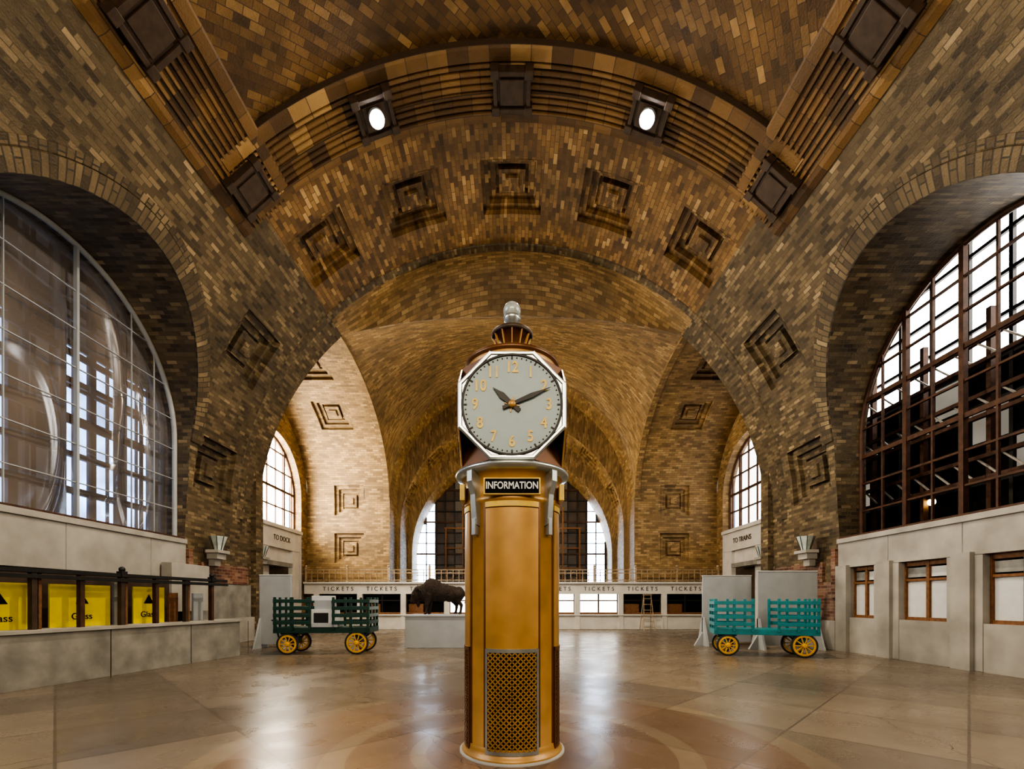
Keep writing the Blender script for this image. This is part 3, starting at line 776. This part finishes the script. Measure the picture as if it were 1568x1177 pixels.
# ------------------------------------------------------------------ bison on plinth
pl=MB(); pl.b2((-3.42,14.6,0),(-1.2,16.2,1.0),M_grey); pl.b2((-3.45,14.57,1.0),(-1.17,16.23,1.05),M_grey); pl.build('plinth',None,.01)
M_fur=simple('bison_fur',(.03,.019,.013),.9,noise=.5,nscale=14,bump=.8); M_horn=simple('horn',(.09,.08,.06),.4)
e=empty('bison_statue',(-2.42,15.35,1.052),rad(12),.66); mb=MB()
S=lambda c,r,s3,R=None: mb.sphere(c,r,M_fur,sc3=s3,R=R,seg=20,ring=12)
ry=lambda a:Matrix.Rotation(rad(a),3,'Y')
S((.55,0,1.05),.42,(1.25,.78,1.0)); S((.1,0,1.12),.46,(1.3,.82,1.02)); S((-.35,0,1.25),.5,(1.1,.8,1.12)); S((-.42,0,1.48),.36,(1.1,.6,1.0))
S((.95,0,1.05),.34,(.9,.85,1.1)); S((-.72,0,1.1),.42,(.9,.72,1.15)); S((-.95,0,1.12),.32,(1.1,.8,1.05),ry(25))
S((-1.17,0,1.0),.27,(.95,.82,1.25),ry(20)); S((-1.3,0,.76),.19,(.9,.8,1.2),ry(18)); S((-1.34,0,.62),.13,(1.05,.95,.8)); S((-1.1,0,1.26),.2,(1,1.1,.8))
S((-1.08,0,.58),.13,(.8,.6,1.7))
def cap(p,q,r1,r2):
    p=Vector(p);q=Vector(q)
    for i in range(9):
        t=i/8; mb.sphere(p.lerp(q,t),r1+(r2-r1)*t,M_fur,seg=12,ring=8)
for s_ in(-1,1):
    f=.1*s_
    cap((-.55,s_*.2,1.0),(-.58+f,s_*.2,.5),.2,.12); cap((-.58+f,s_*.2,.5),(-.6+f,s_*.2,.14),.095,.07); mb.sphere((-.63+f,s_*.2,.075),.1,M_fur,sc3=(1.1,.85,.62),seg=12,ring=8)
    cap((.9,s_*.18,1.0),(.78-f,s_*.19,.72),.25,.15); cap((.78-f,s_*.19,.72),(.98-f,s_*.19,.46),.13,.085); cap((.98-f,s_*.19,.46),(.93-f,s_*.19,.14),.08,.065); mb.sphere((.9-f,s_*.19,.075),.095,M_fur,sc3=(1.1,.85,.62),seg=12,ring=8)
    mb.sphere((-1.0,s_*.3,1.2),.09,M_fur,sc3=(.7,1.3,.6),seg=10,ring=6)
cap((1.2,0,1.2),(1.32,0,.85),.05,.035); cap((1.32,0,.85),(1.3,0,.6),.03,.06)
o=mb.build('body',e); rm=o.modifiers.new('r','REMESH'); rm.mode='VOXEL'; rm.voxel_size=.025; rm.use_smooth_shade=True
sm=o.modifiers.new('s','SMOOTH'); sm.iterations=6; 
tx=bpy.data.textures.new('furtex','CLOUDS'); tx.noise_scale=.06
dm=o.modifiers.new('d','DISPLACE'); dm.texture=tx; dm.strength=.04
mb=MB()
for s_ in(-1,1):
    pts=[(-1.1,s_*.2,1.28),(-1.1,s_*.34,1.3),(-1.12,s_*.4,1.4),(-1.12,s_*.36,1.52)]
    for i,(p,q) in enumerate(zip(pts,pts[1:])): mb.cyl(p,q,.055-.015*i,M_horn,r2=.055-.015*(i+1),seg=10)
    mb.sphere((-1.33,s_*.16,1.02),.025,M_horn,seg=8,ring=6)
mb.build('horns',e)

# ------------------------------------------------------------------ information clock
ck=empty('information_clock',(0,4.65,0)); 
def paint(name,col,rough,metal):
    return simple(name,col,rough,metal=metal,noise=.16,nscale=4,bump=.05,coat=.12)
M_or=paint('golden_bronze_paint',(.36,.20,.058),.44,.25)
M_orD=paint('dark_bronze_paint',(.12,.048,.014),.42,.3)
M_sil=paint('brushed_nickel',(.46,.49,.48),.32,.85)
M_dial=simple('opal_dial',(.165,.215,.21),.4,noise=.05)
M_gnum=simple('gilt_numeral',(.50,.33,.05),.45,metal=.0)
M_globe=simple('glass_globe',(.30,.32,.30),.12,noise=.3,nscale=20)
mb=MB(); rc=.462
mb.lathe([(0,0),(.505,0),(.505,.04),(.485,.05),(.475,.10),(.468,.13),(rc,.14),(rc,2.42),(.48,2.43),(.48,2.47),(rc,2.48),(rc,2.66),(.49,2.69),(.53,2.72)],(0,0,0),M_or,seg=96)
mb.lathe([(.53,0),(.53,.02),(.5,.022)],(0,0,0),M_lime,seg=64)
mb.lathe([(.5,2.70),(.56,2.725),(.57,2.745),(.565,2.765),(.4,2.77)],(0,0,0),M_sil,seg=64)
def arcplate(a0,a1,z0,z1,r,mat,n=16):
    P=[]
    for i in range(n+1):
        a=rad(a0+(a1-a0)*i/n); sx,cy=math.sin(a),-math.cos(a)
        P.append([Vector((rr*sx,rr*cy,z)) for rr,z in ((rc-.01,z0),(r,z0),(r,z1),(rc-.01,z1))])
    mb.grid(P,mat,smooth=False)
    for a_ in(a0,a1):
        a=rad(a_);sx,cy=math.sin(a),-math.cos(a)
        mb.add([(rr*sx,rr*cy,z) for rr,z in ((rc-.01,z0),(r,z0),(r,z1),(rc-.01,z1))],[(0,1,2,3)],mat)
for base in (0,90,180,270):
    arcplate(base-31,base+31,1.06,2.36,rc+.014,M_or,n=60)
    arcplate(base-31,base+31,2.37,2.42,rc+.02,M_gnum,n=30)
    for s_ in(-1,1):
        arcplate(base+s_*33-1.2,base+s_*33+1.2,.14,2.42,rc+.008,M_orD,n=2)
    arcplate(base-29,base+29,.10,1.04,rc+.004,M_black,n=30)
    for a0,a1,z0,z1 in ((-31,-28.3,.08,1.06),(28.3,31,.08,1.06),(-31,31,.08,.115),(-31,31,1.025,1.06)):
        arcplate(base+a0,base+a1,z0,z1,rc+.022,M_sil if base==0 else M_orD)
def gp(a,z,r): a=rad(a); return Vector((r*math.sin(a),-r*math.cos(a),z))
for base in (0,90,-90):
    na=9; nz=17; A0=28.3; da=2*A0/na; dz=.91/nz
    for i in range(-nz,na+nz):
        for s_ in(-1,1):
            pts=[]
            for k in range(0,nz+1):
                aa=-A0+(i+(k if s_>0 else -k))*da
                if -A0-.01<=aa<=A0+.01: pts.append(gp(base+aa,.115+k*dz,rc+.012))
            for p,q in zip(pts,pts[1:]): mb.beam(p,q,.013,.012,M_orD if base else M_or)
mb.build('column',ck)
mb=MB(); 
for k in range(4):
    M=Matrix.Rotation(rad(90*k),4,'Z')
    mb.box((0,-.478,2.545),(.52,.05,.155),M_gnum,M); mb.box((0,-.50,2.545),(.49,.02,.13),M_black,M)
    M2=Matrix.Rotation(rad(90*k+45),4,'Z')
    mb.prism([(-.035,-.44,2.72),(-.035,-.56,2.72),(-.035,-.56,2.62),(-.035,-.52,2.5),(-.035,-.50,2.22),(-.035,-.44,2.2)],(0,0,0),(.07,0,0),M_sil,M2)
    mb.box((0,-.49,2.2),(.05,.05,.16),M_sil,M2)
mb.build('sign_band',ck,.004)
text_obj('sign_text','INFORMATION',.09,.004,Matrix.Translation((0,-.513,2.545))@RX@Matrix.Scale(.78,4,(1,0,0)),M_white,ck,bold=.002)
H=.485; q=H*(math.sqrt(2)-1); zc=3.275; KH=H/.5
mb=MB()
vs=[]
for perm in ((0,1,2),(1,0,2),(1,2,0)):
    for s1 in(-1,1):
        for s2 in(-1,1):
            for s3 in(-1,1):
                v=[s1*q,s2*H,s3*H]; w=[0,0,0]
                for a_,b_ in enumerate(perm): w[b_]=v[a_]
                vs.append(Vector((w[0],w[1],w[2]+zc)))
import bmesh
bm=bmesh.new(); [bm.verts.new(v) for v in vs]; bmesh.ops.remove_doubles(bm,verts=bm.verts,dist=1e-4); bmesh.ops.convex_hull(bm,input=bm.verts)
bmesh.ops.dissolve_limit(bm,angle_limit=.01,verts=bm.verts,edges=bm.edges)
bm.verts.index_update(); mb.add([v.co.copy() for v in bm.verts],[[v.index for v in f.verts] for f in bm.faces],M_orD); bm.free()
for k in range(4):
    M=Matrix.Translation((0,0,zc))@Matrix.Rotation(rad(90*k),4,'Z')@Matrix.Scale(KH,4)
    def octp(r,y): return [Vector((r/math.cos(rad(22.5))*math.cos(rad(22.5+45*i)),y,r/math.cos(rad(22.5))*math.sin(rad(22.5+45*i)))) for i in range(8)]
    rows=[(.505,-.50),(.505,-.525),(.490,-.54),(.472,-.54),(.463,-.53)] if k%2==0 else [(.495,-.495),(.49,-.51),(.48,-.515),(.47,-.515),(.463,-.51)]
    V=[p for r,y in rows for p in octp(r,y)]
    mb.add(V,[(a*8+i,a*8+(i+1)%8,(a+1)*8+(i+1)%8,(a+1)*8+i) for a in range(4) for i in range(8)],M_sil if k%2==0 else M_or,M=M)  # side rims are the same trim; their shade is put in as bronze colour
    dy=0 if k%2==0 else .022
    Mo=M@Matrix.Translation((0,dy,0))
    mb.lathe([(.475,-.53),(.475,-.545),(.455,-.545),(.45,-.525)],(0,0,0),M_steel,seg=64,axis='Y',M=Mo)
    mb.add([V[32+i] for i in range(8)],[list(range(8))],M_sil,M=M)
    mb.lathe([(.0,-.535),(.456,-.535)],(0,0,0),M_dial,seg=64,axis='Y',M=Mo)
    for i in range(60):
        t=rad(6*i); r1=.435; L_=.03 if i%5==0 else .014; w_=.016 if i%5==0 else .012
        v=Vector((math.sin(t),0,math.cos(t))); mb.box(v*r1+Vector((0,-.538,0)),(w_,.006,L_),M_steel,M=Mo,R=Matrix.Rotation(t,3,'Y'))
    for ang,Lh,w0,w1,y in ((310.5,.225,.05,.022,-.548),(67,.365,.034,.014,-.556)):
        R=Matrix.Rotation(rad(ang),4,'Y')
        poly=[(-w0*.35,y,-.09),(w0*.35,y,-.09),(w0*.3,y,0),(w0*.55,y,Lh*.55),(w1*.5,y,Lh*.8),(0,y,Lh),(-w1*.5,y,Lh*.8),(-w0*.55,y,Lh*.55),(-w0*.3,y,0)]
        mb.prism(poly,(0,0,0),(0,-.006,0),M_steel,M=Mo@R)
    mb.lathe([(0,-.575),(.02,-.575),(.035,-.562),(.035,-.54)],(0,0,0),M_or,seg=20,axis='Y',M=Mo)
    for i in range(8):
        t=rad(45*i+10); v=Vector((math.sin(t),0,math.cos(t))); mb.box(v*.05+Vector((0,-.541,0)),(.014,.006,.045),M_or,M=Mo,R=Matrix.Rotation(t,3,'Y'))
mb.build('clock_head',ck,.003)
for k in range(4):
    M=Matrix.Rotation(rad(90*k),4,'Z')@Matrix.Translation((0,0 if k%2==0 else .021,0))
    for h in range(1,13):
        t=rad(30*h); text_obj('numeral',str(h),.14,.002,M@Matrix.Translation((.345*KH*math.sin(t),-.539*KH,zc+.345*KH*math.cos(t)))@RX@Matrix.Scale(.85,4,(1,0,0)),M_gnum,ck,bold=.003)
mb=MB()
mb.lathe([(.40,3.74),(.45,3.76),(.45,3.82),(.475,3.83),(.475,3.86),(.45,3.87),(.40,3.88),(.2,3.89),(.15,3.95),(.10,4.0),(.085,4.05),(.10,4.10),(.15,4.15),(.195,4.18),(.20,4.20),(.12,4.21),(.06,4.23),(.05,4.34),(0,4.34)],(0,0,0),M_orD,seg=64)
mb.lathe([(.452,3.765),(.455,3.77),(.455,3.81),(.452,3.82)],(0,0,0),M_or,seg=64)
mb.lathe([(.2,4.17),(.21,4.18),(.21,4.205),(.1,4.215)],(0,0,0),M_bronze,seg=48)
mb.lathe([(.05,4.30),(.085,4.35),(.09,4.38),(.06,4.39)],(0,0,0),M_sil,seg=32)
mb.sphere((0,0,4.445),.09,M_globe)
for k in range(12):
    t=2*pi*k/12; e_=Vector((math.cos(t),math.sin(t),0)); mb.beam(e_*.12+Vector((0,0,3.97)),e_*.19+Vector((0,0,4.17)),.01,.02,M_or)
mb.build('finial',ck)

# ------------------------------------------------------------------ lights
arealight('side_fill',(9.3,1.5,7.5),(0,rad(75),0),6,6,1100,(1,.91,.78))  # added fill pair beside the camera; the near walls have no window here
arealight('side_fill',(-9.3,1.5,7.5),(0,rad(-75),0),6,6,850,(.92,.94,1))
arealight('rear_fill',(0,-5.5,7.5),(rad(105),0,0),8,4,1400,(1,.86,.66))  # added unseen fill behind the camera, not a fitting of the hall
w=bpy.data.worlds.new('sky'); sc.world=w; w.use_nodes=True
bg=w.node_tree.nodes['Background']; bg.inputs[0].default_value=(.6,.75,1,1); bg.inputs[1].default_value=.6

cam=bpy.data.cameras.new('camera'); cam.sensor_width=36; cam.lens=36*700/1568; cam.shift_y=331.5/1568; cam.clip_end=200
co=bpy.data.objects.new('camera',cam); COL.objects.link(co); co.location=(0,0,1.5); co.rotation_euler=(rad(90),0,0)
sc.camera=co
